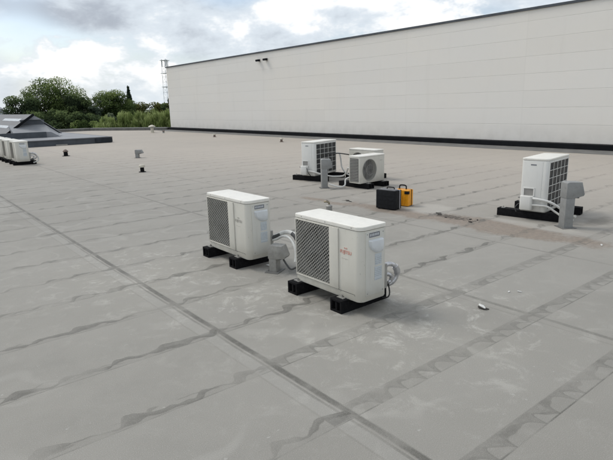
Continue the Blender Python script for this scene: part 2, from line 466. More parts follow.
# ------------------------------------------------------------------ air conditioner, low wide type (grille on the left of its front)
def ac_front(logo, name='air_conditioner'):
    root = empty(name, (0, 0, 0))
    W, D, Z0, Z1 = .395, .14, .115, .668
    foot = rrect(-W, W, -D, D, (.022, .055, .02, .02))
    b = MB().prism(foot, Z0, Z1).build('body', M['body'], root, bevel=.003)
    b.data.materials.clear(); b.data.materials.append(M['body'])
    cx0, cx1, cz0, cz1 = -.375, .052, .182, .655
    cut(b, MB().box(cx0, cx1, -.3, -.02, cz0, cz1))
    tp = MB().prism(rrect(-W-.004, W+.004, -D-.004, D+.004, (.026, .059, .024, .024)), Z1+.003, .703)
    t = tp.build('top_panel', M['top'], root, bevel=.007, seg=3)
    # base pan lip
    MB().prism(rrect(-W+.004, W-.004, -D+.004, D-.004, (.022, .05, .02, .02)), Z0-.008, Z0-.0005).build('base_pan', M['side'], root)
    # recess: dark back, shroud plate with round opening, fan
    bk = MB().box(cx0+.002, cx1-.002, -.026, -.0215, cz0+.002, cz1-.002)
    bk.build('fan_cavity', M['dark'], root)
    fx, fz, fr = (cx0+cx1)/2, (cz0+cz1)/2 - .008, .205
    sh = MB(); n = 48
    inner = [sh.bm.verts.new((fx+fr*math.cos(2*PI*k/n), -.095, fz+fr*math.sin(2*PI*k/n))) for k in range(n)]
    lip = [sh.bm.verts.new((fx+fr*math.cos(2*PI*k/n), -.045, fz+fr*math.sin(2*PI*k/n))) for k in range(n)]
    outer = []
    for k in range(n):
        c, s_ = math.cos(2*PI*k/n), math.sin(2*PI*k/n)
        tt = min((cx1-.003-fx)/abs(c) if abs(c) > 1e-6 else 9, ((cz1-.003-fz) if s_ > 0 else (fz-cz0-.003))/abs(s_) if abs(s_) > 1e-6 else 9)
        outer.append(sh.bm.verts.new((fx+c*tt, -.095, fz+s_*tt)))
    for k in range(n):
        j = (k+1) % n
        sh.bm.faces.new((inner[k], inner[j], outer[j], outer[k])); sh.bm.faces.new((lip[k], lip[j], inner[j], inner[k]))
    sh.build('fan_shroud', M['shroud'], root)
    fan = MB()
    fan.lathe([(.052, -.03), (.055, -.055), (.045, -.075), (.015, -.08)], (fx, 0, fz), 20, 'y')
    for a in range(3):
        n1 = 9; prev = None
        for i in range(n1):
            th = a*2*PI/3 + i/(n1-1)*1.45
            ra, rb = .05, .195 - .02*abs(i/(n1-1)-.4)
            yy = -.04 - .04*(i/(n1-1))
            A = fan.bm.verts.new((fx+ra*math.cos(th), yy+.005, fz+ra*math.sin(th))); B = fan.bm.verts.new((fx+rb*math.cos(th+.12), yy-.012, fz+rb*math.sin(th+.12)))
            if prev: fan.bm.faces.new((prev[0], A, B, prev[1]))
            prev = (A, B)
    fan.build('fan', M['blade'], root)
    # front frame and lattice
    fr_ = MB(); y0, y1 = -D-.010, -D+.0015
    fr_.box(-.384, cx0, y0, y1, .166, .662).box(cx1, .156, y0, y1, .166, .662)
    fr_.box(cx0, cx1, y0, y1, cz1, .662).box(cx0, cx1, y0, y1, .166, cz0)
    g = fr_.build('grille_frame', M['body'], root, bevel=.002)
    la = MB(); sp = .0225
    for ang, off, yy in ((40, 0, -D-.006), (-52, .3, -D-.002)):
        dx, dz = math.cos(R(ang)), math.sin(R(ang)); nx, nz = -dz, dx
        for i in range(-34, 35):
            s_ = (i+off)*sp*(1.0 if ang > 0 else 1.05)
            c = clip_line(fx+nx*s_, fz+nz*s_, dx, dz, cx0, cx1, cz0, cz1)
            if c: la.bar((c[0][0], yy, c[0][1]), (c[1][0], yy, c[1][1]), .0050, .005, up=(0, 1, 0))
    la.build('lattice', M['lattice'], g, smooth=False)
    # right side: service cover, handle pocket, plates
    sc_ = MB().box(W-.001, W+.004, -.085, .112, .15, .655).build('service_cover', M['side'], root, bevel=.002)
    MB().box(W+.0045, W+.0058, -.052, .062, .612, .648).build('nameplate', M['plate'], root)
    pr = MB()
    for i in range(6): pr.box(W+.0059, W+.0064, -.046+i*.017, -.034+i*.017, .622, .640)
    pr.build('nameplate_print', M['plate2'], root)
    h = MB()
    rows = [(.594, -.055, .098, .006), (.585, -.058, .10, .026), (.545, -.052, .10, .028), (.51, -.02, .10, .020), (.488, .01, .10, .008), (.484, .02, .09, .0045)]
    prev = None
    for z, ya, yb, o_ in rows:
        r_ = [h.bm.verts.new((W+.0045, ya, z)), h.bm.verts.new((W+.004+o_*.8, ya+.012, z)), h.bm.verts.new((W+.004+o_, (ya+yb)/2, z)), h.bm.verts.new((W+.004+o_*.8, yb-.012, z)), h.bm.verts.new((W+.0045, yb, z))]
        if prev:
            for i in range(4): h.bm.faces.new((prev[i], prev[i+1], r_[i+1], r_[i]))
        else: h.bm.faces.new(r_)
        prev = r_
    h.build('handle_pocket', M['gloss'], root)
    MB().box(W+.0045, W+.0055, .012, .085, .385, .475).box(W+.0045, W+.0055, .008, .088, .262, .372).build('spec_label', M['label'], root)
    sc_pos = [(W+.0042, W+.0062, yy-.004, yy+.004, zz-.004, zz+.004) for yy in (-.07, .10) for zz in (.17, .64)]
    sc_pos += [(xx-.004, xx+.004, -D-.0055, -D-.0042, .684, .692) for xx in (-.30, 0., .30)]
    sc_pos += [(.330, .338, -D-.0015, -D-.0002, .15, .158), (.172, .180, -D-.0015, -D-.0002, .15, .158)]
    for q in sc_pos: MB().box(*q).build('screw', M['galv'], root, bevel=.0012)
    MB().box(-.39, .335, -D-.0012, -D-.0002, .1605, .1628).build('panel_seam', M['dark'], root)
    # valve block low at the rear corner
    v = MB().box(W-.07, W-.01, D+.0005, D+.03, .16, .36)
    v.build('valve_block', M['galv'], root, bevel=.004)
    # lettering on the plain part of the front
    T = Matrix.Translation((.158+.014, -D-.0015, .473)) @ Matrix.Rotation(R(90), 4, 'X')
    text_mesh('FUJITSU', .037, 'logo', M[logo], root, T)
    lg = MB()
    pts = [(.232+.020*math.sin(t)*1.0, -D-.0012, .5115+.008*math.sin(2*t)) for t in [2*PI*i/28 for i in range(28)]]
    pts = [(.235+.016*math.sin(2*PI*i/28), -D-.0012, .516+.0055*math.sin(4*PI*i/28)) for i in range(29)]
    lg.tube(pts, .0014, 5, smooth=False); lg.build('logo_loop', M[logo], root)
    MB().box(.188, .262, -D-.0012, -D-.0003, .430, .4325).build('model_line', M['faint'], root)
    # feet
    rubber_foot(root, -.365, -.215, .30)
    rubber_foot(root, .195, -.215, .30, w=.13)
    return root

G_AC = 'air conditioning outdoor units standing on the flat roof'
ac1 = ac_front('red'); ac1.location = (2.81, 3.075, 0); ac1.rotation_euler.z = R(-90)
tag(ac1, 'nearest white outdoor air conditioner with red lettering on its front', 'air conditioner', G_AC)
ac2 = copy_tree(ac1); ac2.location = (2.82, 4.64, 0)
for ch in [o for o in col.objects if o.parent == ac2 and o.name.startswith('logo')]:
    ch.data = ch.data.copy(); ch.data.materials[0] = M['faint']
tag(ac2, 'white air conditioner with faded lettering, left of the short steel cable cowl', 'air conditioner')
def pipes(parent, runs):
    for name, pts, r, mat in runs:
        MB().tube(pts, r, 12).build(name, M[mat], parent)
# pipe loop at the rear corner of the nearest unit (local axes: x along its front, y to its back)
pipes(ac1, [
    ('insulated_pipe', [(.345, .165, .33), (.365, .215, .345), (.375, .28, .31), (.37, .30, .235), (.35, .27, .175), (.30, .24, .15), (.10, .23, .10), (-.20, .24, .06), (-.48, .26, .10)], .019, 'foil'),
    ('insulated_pipe', [(.345, .165, .26), (.36, .20, .262), (.368, .235, .24), (.36, .235, .205), (.33, .215, .18), (.10, .20, .13), (-.30, .21, .10), (-.52, .22, .20)], .016, 'foil'),
    ('power_cable', [(.33, .165, .20), (.35, .22, .17), (.30, .25, .03), (-.1, .27, .012), (-.50, .25, .06)], .006, 'dkpipe')])
MB().tube([(.374, .27, .318), (.377, .292, .28), (.372, .302, .25)], .0265, 12).build('foil_band', M['foil'], ac1)
# arched pipes from the second unit down behind the first
pipes(ac2, [
    ('insulated_pipe', [(.345, .16, .27), (.42, .20, .315), (.55, .22, .365), (.68, .22, .355), (.77, .20, .28), (.80, .18, .18), (.81, .15, .10)], .021, 'pipe'),
    ('insulated_pipe', [(.345, .16, .245), (.44, .17, .28), (.55, .175, .33), (.66, .175, .325), (.745, .165, .26), (.775, .15, .17), (.79, .13, .12)], .013, 'pipe'),
    ('power_cable', [(.69, .06, .15), (.72, .08, .09), (.76, .10, .05), (.82, .12, .08)], .009, 'dkpipe')])
MB().tube([(.365, .168, .281), (.42, .193, .305), (.47, .206, .328)], .0225, 12).build('dark_sleeve', M['dkpipe'], ac2)
MB().tube([(.645, .218, .363), (.69, .216, .348), (.725, .21, .32)], .0225, 12).build('dark_sleeve', M['dkpipe'], ac2)

# ------------------------------------------------------------------ far row of four units
far_specs = [((3.42, 18.30), 'frontmost white unit of the far left row, with a pipe loop at its side'),
             ((3.41, 19.5), 'second white unit from the right in the far left row'),
             ((3.41, 20.7), 'third white unit from the right in the far left row'),
             ((3.41, 21.9), 'white unit cut by the left picture edge at the end of the far row')]
for i, ((x, y), lb) in enumerate(far_specs):
    c = copy_tree(ac1)
    for ch in [o for o in col.objects if o.parent == c and (o.name.split('.')[0] in ('logo', 'logo_loop', 'model_line', 'power_cable', 'foil_band', 'screw', 'panel_seam', 'fan'))]:
        bpy.data.objects.remove(ch)
    c.location = (x, y, 0); c.scale = (1, 1.25, 1.03); tag(c, lb, 'air conditioner')
    if i == 0:
        MB().tube([(.34, .14, .30), (.33, .24, .30), (.34, .33, .22), (.33, .33, .10), (.31, .22, .05)], .018, 8).build('pipe_loop', M['pipe'], c)

# ------------------------------------------------------------------ taller type, coil back and valve end
def ac_back():
    root = empty('air_conditioner', (0, 0, 0))
    W, D, Z0, Z1 = .41, .175, .12, .80
    b = MB().prism(rrect(-W, W, -D, D, (.03, .03, .045, .03)), Z0, Z1).build('body', M['white'], root, bevel=.003)
    cut(b, MB().box(-W+.03, W-.055, D-.02, D+.1, Z0+.03, Z1-.02))
    MB().prism(rrect(-W-.004, W+.004, -D-.004, D+.004, (.034, .034, .049, .034)), Z1+.002, .828).build('top_panel', M['top'], root, bevel=.006)
    MB().prism(rrect(-W+.005, W-.005, -D+.005, D-.005, (.03, .03, .03, .03)), Z0-.01, Z0-.0005).build('base_pan', M['galv'], root)
    MB().box(-W+.031, W-.056, D-.019, D-.010, Z0+.031, Z1-.021).build('coil', M['coil'], root)
    g = MB()
    x0, x1, z0, z1 = -W+.032, W-.058, Z0+.033, Z1-.024
    for i in range(6):
        x = x0 + (x1-x0)*i/5; g.bar((x, D-.003, z0), (x, D-.003, z1), .006)
    for i in range(7):
        z = z0 + (z1-z0)*i/6; g.bar((x0, D+.003, z), (x1, D+.003, z), .006)
    g.build('coil_guard', M['white'], root, smooth=False)
    # front fan grille (faces away from the camera)
    fg = MB()
    for i in range(9):
        r = .03 + i*.026
        fg.tube([(-.12+r*math.cos(2*PI*k/32), -D-.012, .46+r*math.sin(2*PI*k/32)) for k in range(33)], .003, 5, smooth=False)
    for k in range(8):
        t = 2*PI*k/8; fg.bar((-.12, -D-.010, .46), (-.12+.24*math.cos(t), -D-.010, .46+.24*math.sin(t)), .004)
    fg.build('fan_grille', M['lattice'], root, smooth=False)
    MB().lathe([(.245, -D-.004), (.245, -D-.0005)], (-.12, 0, .46), 40, 'y').build('fan_cavity', M['dark'], root)
    # valve end (local +x)
    MB().box(W-.001, W+.003, -.150, .10, .16, .785).build('service_cover', M['white'], root, bevel=.0015)
    MB().box(W+.0035, W+.005, -.055, .02, .735, .75).build('nameplate', M['plate'], root)
    hf = MB(); hf.box(W+.0035, W+.014, -.135, .02, .42, .435).box(W+.0035, W+.014, -.135, -.12, .315, .42).box(W+.0035, W+.014, .005, .02, .315, .42)
    hf.build('handle_frame', M['white'], root, bevel=.002)
    MB().box(W+.0035, W+.006, -.119, .004, .33, .419).build('handle_recess', M['shroud'], root)
    vc = MB()
    vc.prism(rrect(W+.004, W+.085, -.15, .015, (.005, .03, .03, .005)), .14, .325)
    vc.build('valve_cover', M['white'], root, bevel=.012, seg=3)
    MB().box(W+.02, W+.07, -.172, -.151, .29, .31).build('cover_screw', M['galv'], root, bevel=.003)
    return root
acR = ac_back(); acR.location = (7.165, 3.56, 0); acR.rotation_euler.z = R(188)
def feet_B(root, y0, y1, xs=(.33, -.30), w=.12):
    for x in xs: rubber_foot(root, x, y0, y1, w=w, h=.105)
acC = copy_tree(acR); acC.scale = (1.1, 1, 1); acC.location = (7.50, 8.80, 0); acC.rotation_euler.z = R(197)
tag(acR, 'white outdoor unit at the right, dark wire-guarded coil, beside the tallest grey cowl', 'air conditioner', G_AC)
tag(acC, 'white outdoor unit with dark wire-guarded coil, left of the two small units', 'air conditioner', G_AC)
feet_B(acR, -.49, .43); feet_B(acC, -.43, .42)
pipes(acR, [
    ('insulated_pipe', [(.46, .01, .30), (.46, .08, .295), (.40, .22, .26), (.34, .34, .18), (.38, .48, .10), (.44, .56, .12)], .017, 'white'),
    ('insulated_pipe', [(.46, .01, .21), (.45, .10, .21), (.42, .20, .20), (.38, .30, .13), (.40, .42, .07), (.45, .54, .07)], .014, 'white'),
    ('power_cable', [(.46, -.16, .22), (.49, -.20, .16), (.47, -.19, .10)], .006, 'dkpipe')])
pipes(acC, [
    ('insulated_pipe', [(.45, .02, .22), (.44, .12, .21), (.36, .26, .16), (.20, .36, .10), (.10, .46, .08), (.12, .70, .12), (.22, .86, .30)], .019, 'pipe'),
    ('insulated_pipe', [(-.35, .20, .52), (-.38, .26, .52), (-.38, .30, .40), (-.36, .34, .22), (-.28, .50, .10), (-.02, .78, .12), (.08, .88, .28)], .015, 'pipe'),
    ('power_cable', [(.46, .0, .3), (.50, .06, .2), (.44, .08, .12)], .008, 'dkpipe')])

# ------------------------------------------------------------------ small type with round fan (facing the camera)
def ac_small():
    root = empty('air_conditioner', (0, 0, 0))
    W, D, Z0, Z1 = .385, .145, .10, .595
    b = MB().prism(rrect(-W, W, -D, D, (.025, .05, .03, .02)), Z0, Z1).build('body', M['body'], root, bevel=.003)
    fx, fz, fr = -.10, .345, .205
    cut(b, MB().lathe([(fr, -.3), (fr, -.05)], (fx, 0, fz), 48, 'y'))
    MB().prism(rrect(-W-.004, W+.004, -D-.004, D+.004, (.029, .054, .034, .024)), Z1+.002, .622).build('top_panel', M['top'], root, bevel=.006)
    MB().lathe([(fr-.002, -.055), (fr-.002, -.0515)], (fx, 0, fz), 40, 'y').build('fan_cavity', M['dark'], root)
    fan = MB(); fan.lathe([(.05, -.06), (.05, -.085), (.02, -.095)], (fx, 0, fz), 16, 'y')
    for a in range(4):
        prev = None
        for i in range(6):
            th = a*PI/2 + i/5*1.0
            A = fan.bm.verts.new((fx+.05*math.cos(th), -.065-.02*i/5, fz+.05*math.sin(th))); B = fan.bm.verts.new((fx+.19*math.cos(th), -.065-.03*i/5, fz+.19*math.sin(th)))
            if prev: fan.bm.faces.new((prev[0], A, B, prev[1]))
            prev = (A, B)
    fan.build('fan', M['blade'], root)
    g = MB()
    for i in range(-7, 8):
        x = i*.0265; hh = math.sqrt(max(0, fr*fr-x*x))
        g.bar((fx+x, -D-.004, fz-hh), (fx+x, -D-.004, fz+hh), .005)
    g.tube([(fx+fr*math.cos(2*PI*k/40), -D-.004, fz+fr*math.sin(2*PI*k/40)) for k in range(41)], .006, 6, smooth=False)
    g.tube([(fx+.1*math.cos(2*PI*k/30), -D-.009, fz+.1*math.sin(2*PI*k/30)) for k in range(31)], .003, 5, smooth=False)
    g.build('fan_grille', M['lattice'], root, smooth=False)
    # louvred intake on the left end
    l = MB()
    for i in range(15):
        z = .14 + i*.029
        l.box(-W-.008, -W-.0005, -D+.04, D-.035, z, z+.014)
    l.build('intake_louvre', M['lattice'], root, smooth=False)
    MB().box(-W-.0028, -W-.0008, -D+.036, D-.03, .13, .575).build('intake_cavity', M['dark'], root)
    MB().box(W+.0005, W+.004, -.09, .12, .14, .56).build('service_cover', M['side'], root, bevel=.0015)
    MB().box(.21, .30, -D-.0015, -D-.0003, .50, .512).build('badge', M['faint'], root)
    return root
acS = ac_small(); acS.scale = (.95, 1, 1); acS.location = (7.38, 7.22, 0); acS.rotation_euler.z = R(2)
acT = copy_tree(acS); acT.location = (8.22, 8.08, 0); acT.rotation_euler.z = R(-88); acT.scale = (1.0, 1, 1.02)
tag(acS, 'small outdoor unit with round fan grille and louvred end, behind the black case', 'air conditioner', G_AC)
tag(acT, 'outdoor unit mostly hidden behind the small round-fan unit', 'air conditioner', G_AC)
for x, w in ((-.20, .17), (.26, .17)): rubber_foot(acS, x, -.28, .52, w=w, h=.095)
for x in (-.30, .28): rubber_foot(acT, x, -.26, .28, w=.13, h=.098)
pipes(acS, [('insulated_pipe', [(-.33, .16, .20), (-.42, .20, .16), (-.50, .15, .06), (-.62, .18, .04), (-.78, .32, .10)], .016, 'pipe')])
pipes(acT, [('power_cable', [(-.38, .16, .42), (-.44, .02, .46), (-.52, -.30, .52), (-.5, -.75, .55)], .012, 'dkpipe')])

# ------------------------------------------------------------------ sheet metal cable cowls (post with a hooded, downward-facing mouth)
def cowl(name, loc, rz, w, d, h, head_h, reach, mat, drop=.22, **kw):
    root = empty(name, loc, rz, **kw)
    hz = h - head_h
    MB().box(-d/2, d/2, -w/2, w/2, .006, hz+.02).build('post', mat, root, bevel=.003)
    # hood profile in xz, extruded across y; mouth faces down over the reach
    pr = [(-d/2-.006, hz), (-d/2-.006, h-.012), (-d/2+.02, h), (d/2+reach*.62, h-.004), (d/2+reach, hz+head_h*drop), (d/2+reach-.012, hz+head_h*drop-.02), (d/2+.006, hz-.002)]
    m = MB(); T = lambda p: (p[0], p[2], p[1])
    m.prism(pr, -w/2-.006, w/2+.006, T); m.build('hood', mat, root, bevel=.003)
    MB().box(d/2+.012, d/2+reach*.5, -w/2+.012, w/2-.012, hz-.006, hz+.012).build('mouth', M['dark'], root)
    f = MB(); f.box(-d/2-.035, d/2+.035, -w/2-.035, w/2+.035, .0005, .007); f.build('base_flange', M['kerbgrey'], root, bevel=.002)
    b = MB()
    for sy in (-1, 1): b.lathe([(.006, 0), (.006, .006), (.003, .008)], (-d/2-.02, sy*w*.4, .007), 6)
    for z in (hz*.35, hz*.75): b.lathe([(.005, -w/2-.004), (.005, -w/2+.001)], (0, 0, z), 6, 'y')
    b.build('fixing_screw', M['galv'], root)
    return root
G_C = 'hooded metal cable cowls'
cowl('cable_cowl', (2.865, 4.07, 0), R(-62), .105, .075, .275, .135, .105, M['galv'], label='short pale steel cable cowl under the arched pipe between the two nearest air conditioners', cat='cable cowl', group=G_C)
cowl('cable_cowl', (6.63, 2.98, 0), R(-35), .135, .115, .585, .20, .115, M['galv2'], label='tall grey cable cowl in front of the right-hand air conditioner', cat='cable cowl', group=G_C)
cowl('cable_cowl', (6.68, 7.70, 0), R(-30), .13, .115, .565, .19, .10, M['galv2'], drop=.2, label='tall grey cable cowl in front of the centre unit with white pipes behind it', cat='cable cowl', group=G_C)

# ------------------------------------------------------------------ tool cases
def black_case():
    root = empty('tool_case', (5.99, 5.40, 0), R(-80), label='black upright tool case with aluminium rim, in front of the yellow case', cat='tool case')
    MB().box(-.19, .19, -.115, .045, .012, .325).build('shell', M['case_b'], root, bevel=.014, seg=3)
    MB().box(-.186, .193, .0455, .068, .010, .327).build('rim', M['alu'], root, bevel=.004)
    MB().box(-.19, .19, .0685, .115, .012, .325).build('lid', M['case_b'], root, bevel=.012, seg=3)
    MB().box(-.165, .165, -.095, .03, .3255, .328).build('grey_top', M['case_t'], root, bevel=.001)  # lighter grey plate over the case top
    MB().tube([(-.06, .055, .328), (-.058, .055, .352), (-.03, .055, .358), (.05, .055, .358), (.078, .055, .352), (.08, .055, .328)], .009, 8).build('handle', M['case_b'], root)
    for x in (-.12, .12): MB().box(x-.02, x+.02, .04, .074, .328, .334).build('latch', M['alu'], root, bevel=.002)
    r = MB()
    for z in (.09, .16, .23): r.box(-.155, .155, -.119, -.1145, z, z+.008)
    r.build('ribs', M['case_b'], root, bevel=.0015)
    f = MB()
    for x in (-.14, .14): f.box(x-.02, x+.02, -.09, .10, .0, .0125)
    f.build('case_feet', M['rubber'], root)
def yellow_case():
    root = empty('tool_case', (6.35, 5.40, 0), R(-78), label='yellow hard case with black handle and latch, behind the black case', cat='tool case')
    MB().box(-.13, .13, -.10, .03, .008, .285).build('shell', M['yellow'], root, bevel=.016, seg=3)
    MB().box(-.134, .134, .0305, .040, .006, .287).build('seal_rim', M['case_b'], root, bevel=.003)
    MB().box(-.13, .13, .0405, .10, .008, .285).build('lid', M['yellow'], root, bevel=.016, seg=3)
    MB().tube([(-.09, 0, .285), (-.088, 0, .335), (-.06, 0, .352), (.01, 0, .352), (.038, 0, .335), (.04, 0, .285)], .012, 8).build('handle', M['case_b'], root)
    MB().box(.055, .136, -.108, -.06, .215, .265).build('latch', M['case_b'], root, bevel=.006)
    MB().box(-.10, -.05, -.108, -.0995, .19, .25).build('latch', M['case_b'], root, bevel=.003)
    r = MB()
    for x in (-.08, 0, .05): r.box(x-.012, x+.012, -.106, -.0995, .03, .18)
    r.build('ribs', M['yellow'], root, bevel=.003)
black_case(); yellow_case()
for o in [q for q in col.objects if q.name.split('.')[0] == 'tool_case']: o.scale = (.90, .80, .92)

# ------------------------------------------------------------------ small vents and fittings
r_ = empty('pipe_vent', (5.17, 5.86, 0), R(10), label='small metal pipe stub with a bent cap just behind the nearest air conditioner', cat='pipe vent')
MB().lathe([(.062, .0005), (.062, .008), (.047, .0082), (.047, .085), (.05, .087), (.05, .098), (.03, .115), (.012, .12)], n=20).build('stub', M['galv'], r_)
MB().tube([(0, 0, .115), (0, 0, .145), (-.012, .03, .16), (-.02, .075, .155)], .014, 8).build('bent_spout', M['brass'], r_)
MB().tube([(.0, .0, .14), (.0, .02, .17), (0, .05, .175)], .006, 6).build('lever', M['dkpipe'], r_)

def small_vent(loc, h, r, label, cap='terracotta', body='galv2', kind='cone'):
    e = empty('roof_vent', loc, label=label, cat='roof vent', group='small vents on the roof')
    MB().lathe([(r*1.5, .0005), (r*1.5, .012), (r*.85, .02), (r*.8, h*.62)], n=16).build('vent_pipe', M[body], e)
    if kind == 'cone': pf = [(r, h*.62), (r*1.15, h*.70), (r*.55, h*.94), (r*.2, h)]
    elif kind == 'flat': pf = [(r*1.25, h*.66), (r*1.25, h*.9), (r*1.0, h)]
    else: pf = [(r*.4, h*.62), (r*.4, h*.74), (r*1.9, h*.76), (r*1.7, h*.84), (r*.3, h)]
    MB().lathe(pf, n=16).build('cap', M[cap], e)
    return e
small_vent((5.24, 20.2, 0), .24, .085, 'small dark brown vent beside the far left units and the grey raised roof', body='rubber')
small_vent((5.23, 13.2, 0), .19, .06, 'short black roof vent with pale cap, nearest of the small vents at left', cap='cream', body='rubber', kind='flat')
small_vent((14.5, 34.2, 0), .52, .125, 'cream mushroom vent by the far roof edge in front of the bushes', cap='cream', body='cream', kind='mush')
small_vent((14.75, 33.0, 0), .16, .07, 'tiny brown vent stub right of the mushroom vent', cap='terracotta', body='galv2', kind='flat')
small_vent((14.3, 25.5, 0), .17, .07, 'tiny vent stub near the far half of the long wall', cap='cream', body='terracotta', kind='flat')
small_vent((14.0, 19.0, 0), .17, .065, 'tiny vent stub in front of the long wall, left of the centre units', cap='cream', body='terracotta', kind='flat')
cowl('cable_cowl', (6.70, 17.2, 0), R(-40), .14, .10, .27, .13, .15, M['galv2'], label='small distant grey cowl with a hooked hood on the open roof at left', cat='cable cowl', group=G_C)

def flake(name, loc, s, mat, label, cat, grp=None, seed=0, thick=.008):
    rn = random.Random(seed); m = MB(); n = 9
    pts = [(s*(.6+.5*rn.random())*math.cos(2*PI*k/n), s*.45*(.6+.5*rn.random())*math.sin(2*PI*k/n)) for k in range(n)]
    m.prism(pts, .002, thick)
    o = m.build(name, M[mat], None, bevel=.001); o.location = loc; o.rotation_euler = (R(4), R(-5), rn.random()*3); tag(o, label, cat, grp); return o
fl = empty('debris_scrap', (3.49, 2.15, 0), .3, label='dark edged white scrap lying alone on the open membrane right of the nearest unit', cat='scrap')
def flake_part(root, loc, s, mat, nm, seed, th):
    o = flake(nm, loc, s, mat, None, None, None, seed, th); o.parent = root
flake_part(fl, (0, 0, .004), .05, 'litter', 'dark_underside', 3, .010); flake_part(fl, (.008, .004, .016), .042, 'scrap', 'white_flake', 5, .008)
flake('debris_flake', (4.05, 2.15, .0), .022, 'scrap', 'small pale flake on the membrane upper right of the dark edged scrap', 'scrap', 'pale flakes lying on the roof', 11)
flake('debris_flake', (3.98, 2.21, .0), .018, 'scrap', 'tiny pale flake just left of another flake on the open membrane', 'scrap', 'pale flakes lying on the roof', 12)
flake('debris_flake', (6.06, 2.31, .0), .03, 'scrap', 'pale flake at the right edge near the brown stain', 'scrap', 'pale flakes lying on the roof', 13)
flake('debris_flake', (2.93, 4.235, .0), .065, 'scrap', 'white sheet scrap at the foot of the short steel cowl', 'scrap', 'pale flakes lying on the roof', 14)
rn = random.Random(4)
for i in range(14):
    cx_, cy_ = (6.12+rn.uniform(-.12, .12), 4.35+rn.uniform(-.45, .45)) if i < 9 else (5.99+rn.uniform(-.06, .06), 6.35+rn.uniform(-.12, .12))
    flake('dead_leaf', (cx_, cy_, 0), rn.uniform(.018, .04), 'litter', 'dark dead leaf lying on the brown silt stain' if i < 9 else 'dark dead leaf lying left of the tool cases', 'leaf', 'dead leaves on the stain' if i < 9 else 'dead leaves left of the cases', 30+i, .010)

# ------------------------------------------------------------------ the roof deck and host building
deck = [(16.95, -12), (16.95, 37.0), (13.3, 43.3), (6.0, 43.8), (-40, 43.8), (-40, -12)]
def gb_(x, y, cx, cy, sx, sy): return math.exp(-((x-cx)/sx)**2 - ((y-cy)/sy)**2)
def sstep(a, b, v):
    t = min(1, max(0, (v-a)/(b-a))); return t*t*(3-2*t)
def masks(x, y):
    g = lambda *q: gb_(x, y, *q)
    st = max(g(6.05, 3.6, .36, 1.35), g(6.15, 2.7, .34, .7)*.6, g(5.92, 5.3, .24, 1.1)*.95, g(5.72, 6.5, .14, .8)*.8)
    grit_shadow = max(g(6.15, 4.35, .17, .6), g(6.0, 6.35, .06, .16), g(5.83, 5.35, .07, .22), g(6.66, 4.93, .07, .1))  # grit spots, one of them a painted shadow at the black case's foot
    algae_shade = max(g(3.0, 2.60, .32, .16)*.8, g(2.95, 2.42, .22, .22)*.75, g(3.1, 3.75, .3, .3)*.8, g(7.3, 2.85, .5, .16), g(2.95, 4.25, .3, .5)*.8, g(2.85, 2.9, .4, .6)*.8, g(7.3, 8.3, .6, .25)*.8, g(6.0, 5.35, .25, .35)*.6, g(7.4, 6.9, .5, .2)*.7)  # algae round the units, with their soft shadow painted in beside them
    zo = max(g(2.9, 2.5, 1.1, 1.1), g(1.9, 4.9, .9, 1.1), g(2.3, 3.6, .8, .8))
    ha = max(g(6.4, 4.9, .5, .5), g(6.45, 3.2, .22, 1.))
    return (st, grit_shadow, algae_shade, 1), (zo, ha, sstep(4.5, 13., x*.95 + y*.27)*.95, 1)
m = MB()
xs = [-40, -20, -8, -2] + [i*.12 for i in range(0, 71)] + [8.9, 9.6, 10.4, 11.3, 12.2, 13.2, 14.3, 15.6, 16.95]
ys = [-12, -4, -1] + [i*.12 for i in range(0, 81)] + [10.2, 11, 12, 13.5, 15, 17, 20, 24, 29, 37]
grid = [[m.bm.verts.new((x, y, 0)) for x in xs] for y in ys]
for j in range(len(ys)-1):
    for i in range(len(xs)-1): m.bm.faces.new((grid[j][i], grid[j][i+1], grid[j+1][i+1], grid[j+1][i]))
far = [grid[-1][i] for i in range(len(xs))] + [m.bm.verts.new((x, y, 0)) for x, y in ((13.3, 43.3), (6.0, 43.8), (-40, 43.8))]
m.bm.faces.new(far)
m.prism(deck, -.25, -.004)
rd = m.build('roof_deck', M['roof'], smooth=False); tag(rd, kind='structure')
A1 = rd.data.attributes.new('stain_shade_masks', 'FLOAT_COLOR', 'POINT'); A2 = rd.data.attributes.new('tone_masks', 'FLOAT_COLOR', 'POINT')
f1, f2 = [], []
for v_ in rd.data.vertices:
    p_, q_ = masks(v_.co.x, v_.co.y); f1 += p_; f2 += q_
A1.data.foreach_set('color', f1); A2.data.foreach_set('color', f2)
m = MB(); m.prism([(16.9, -11.9), (16.9, 36.9), (13.2, 43.15), (6, 43.65), (-39.9, 43.65), (-39.9, -11.9)], -5.0, -.2505)
tag(m.build('outer_wall', M['conc'], smooth=False), kind='structure')
# low kerb along the far roof edge
k = empty('roof_kerb', (13.3, 43.2, 0), label='low grey membrane kerb along the far edge of the roof', cat='kerb')
k.location = (0, 0, 0)
e = MB()
for a, b in (((-40, 43.7), (6.0, 43.7)), ((6.0, 43.7), (13.25, 43.2)), ((13.25, 43.2), (16.9, 37.05))):
    e.bar((a[0], a[1], .085), (b[0], b[1], .085), .30, .17)
e.build('upstand', M['kerbgrey'], k, smooth=False)
e = MB()
for a, b in (((-40, 43.72), (6.0, 43.72)), ((6.0, 43.72), (13.25, 43.22)), ((13.25, 43.22), (16.9, 37.07))):
    e.bar((a[0], a[1], .187), (b[0], b[1], .187), .36, .03)
e.build('capping', M['galv2'], k, smooth=False)

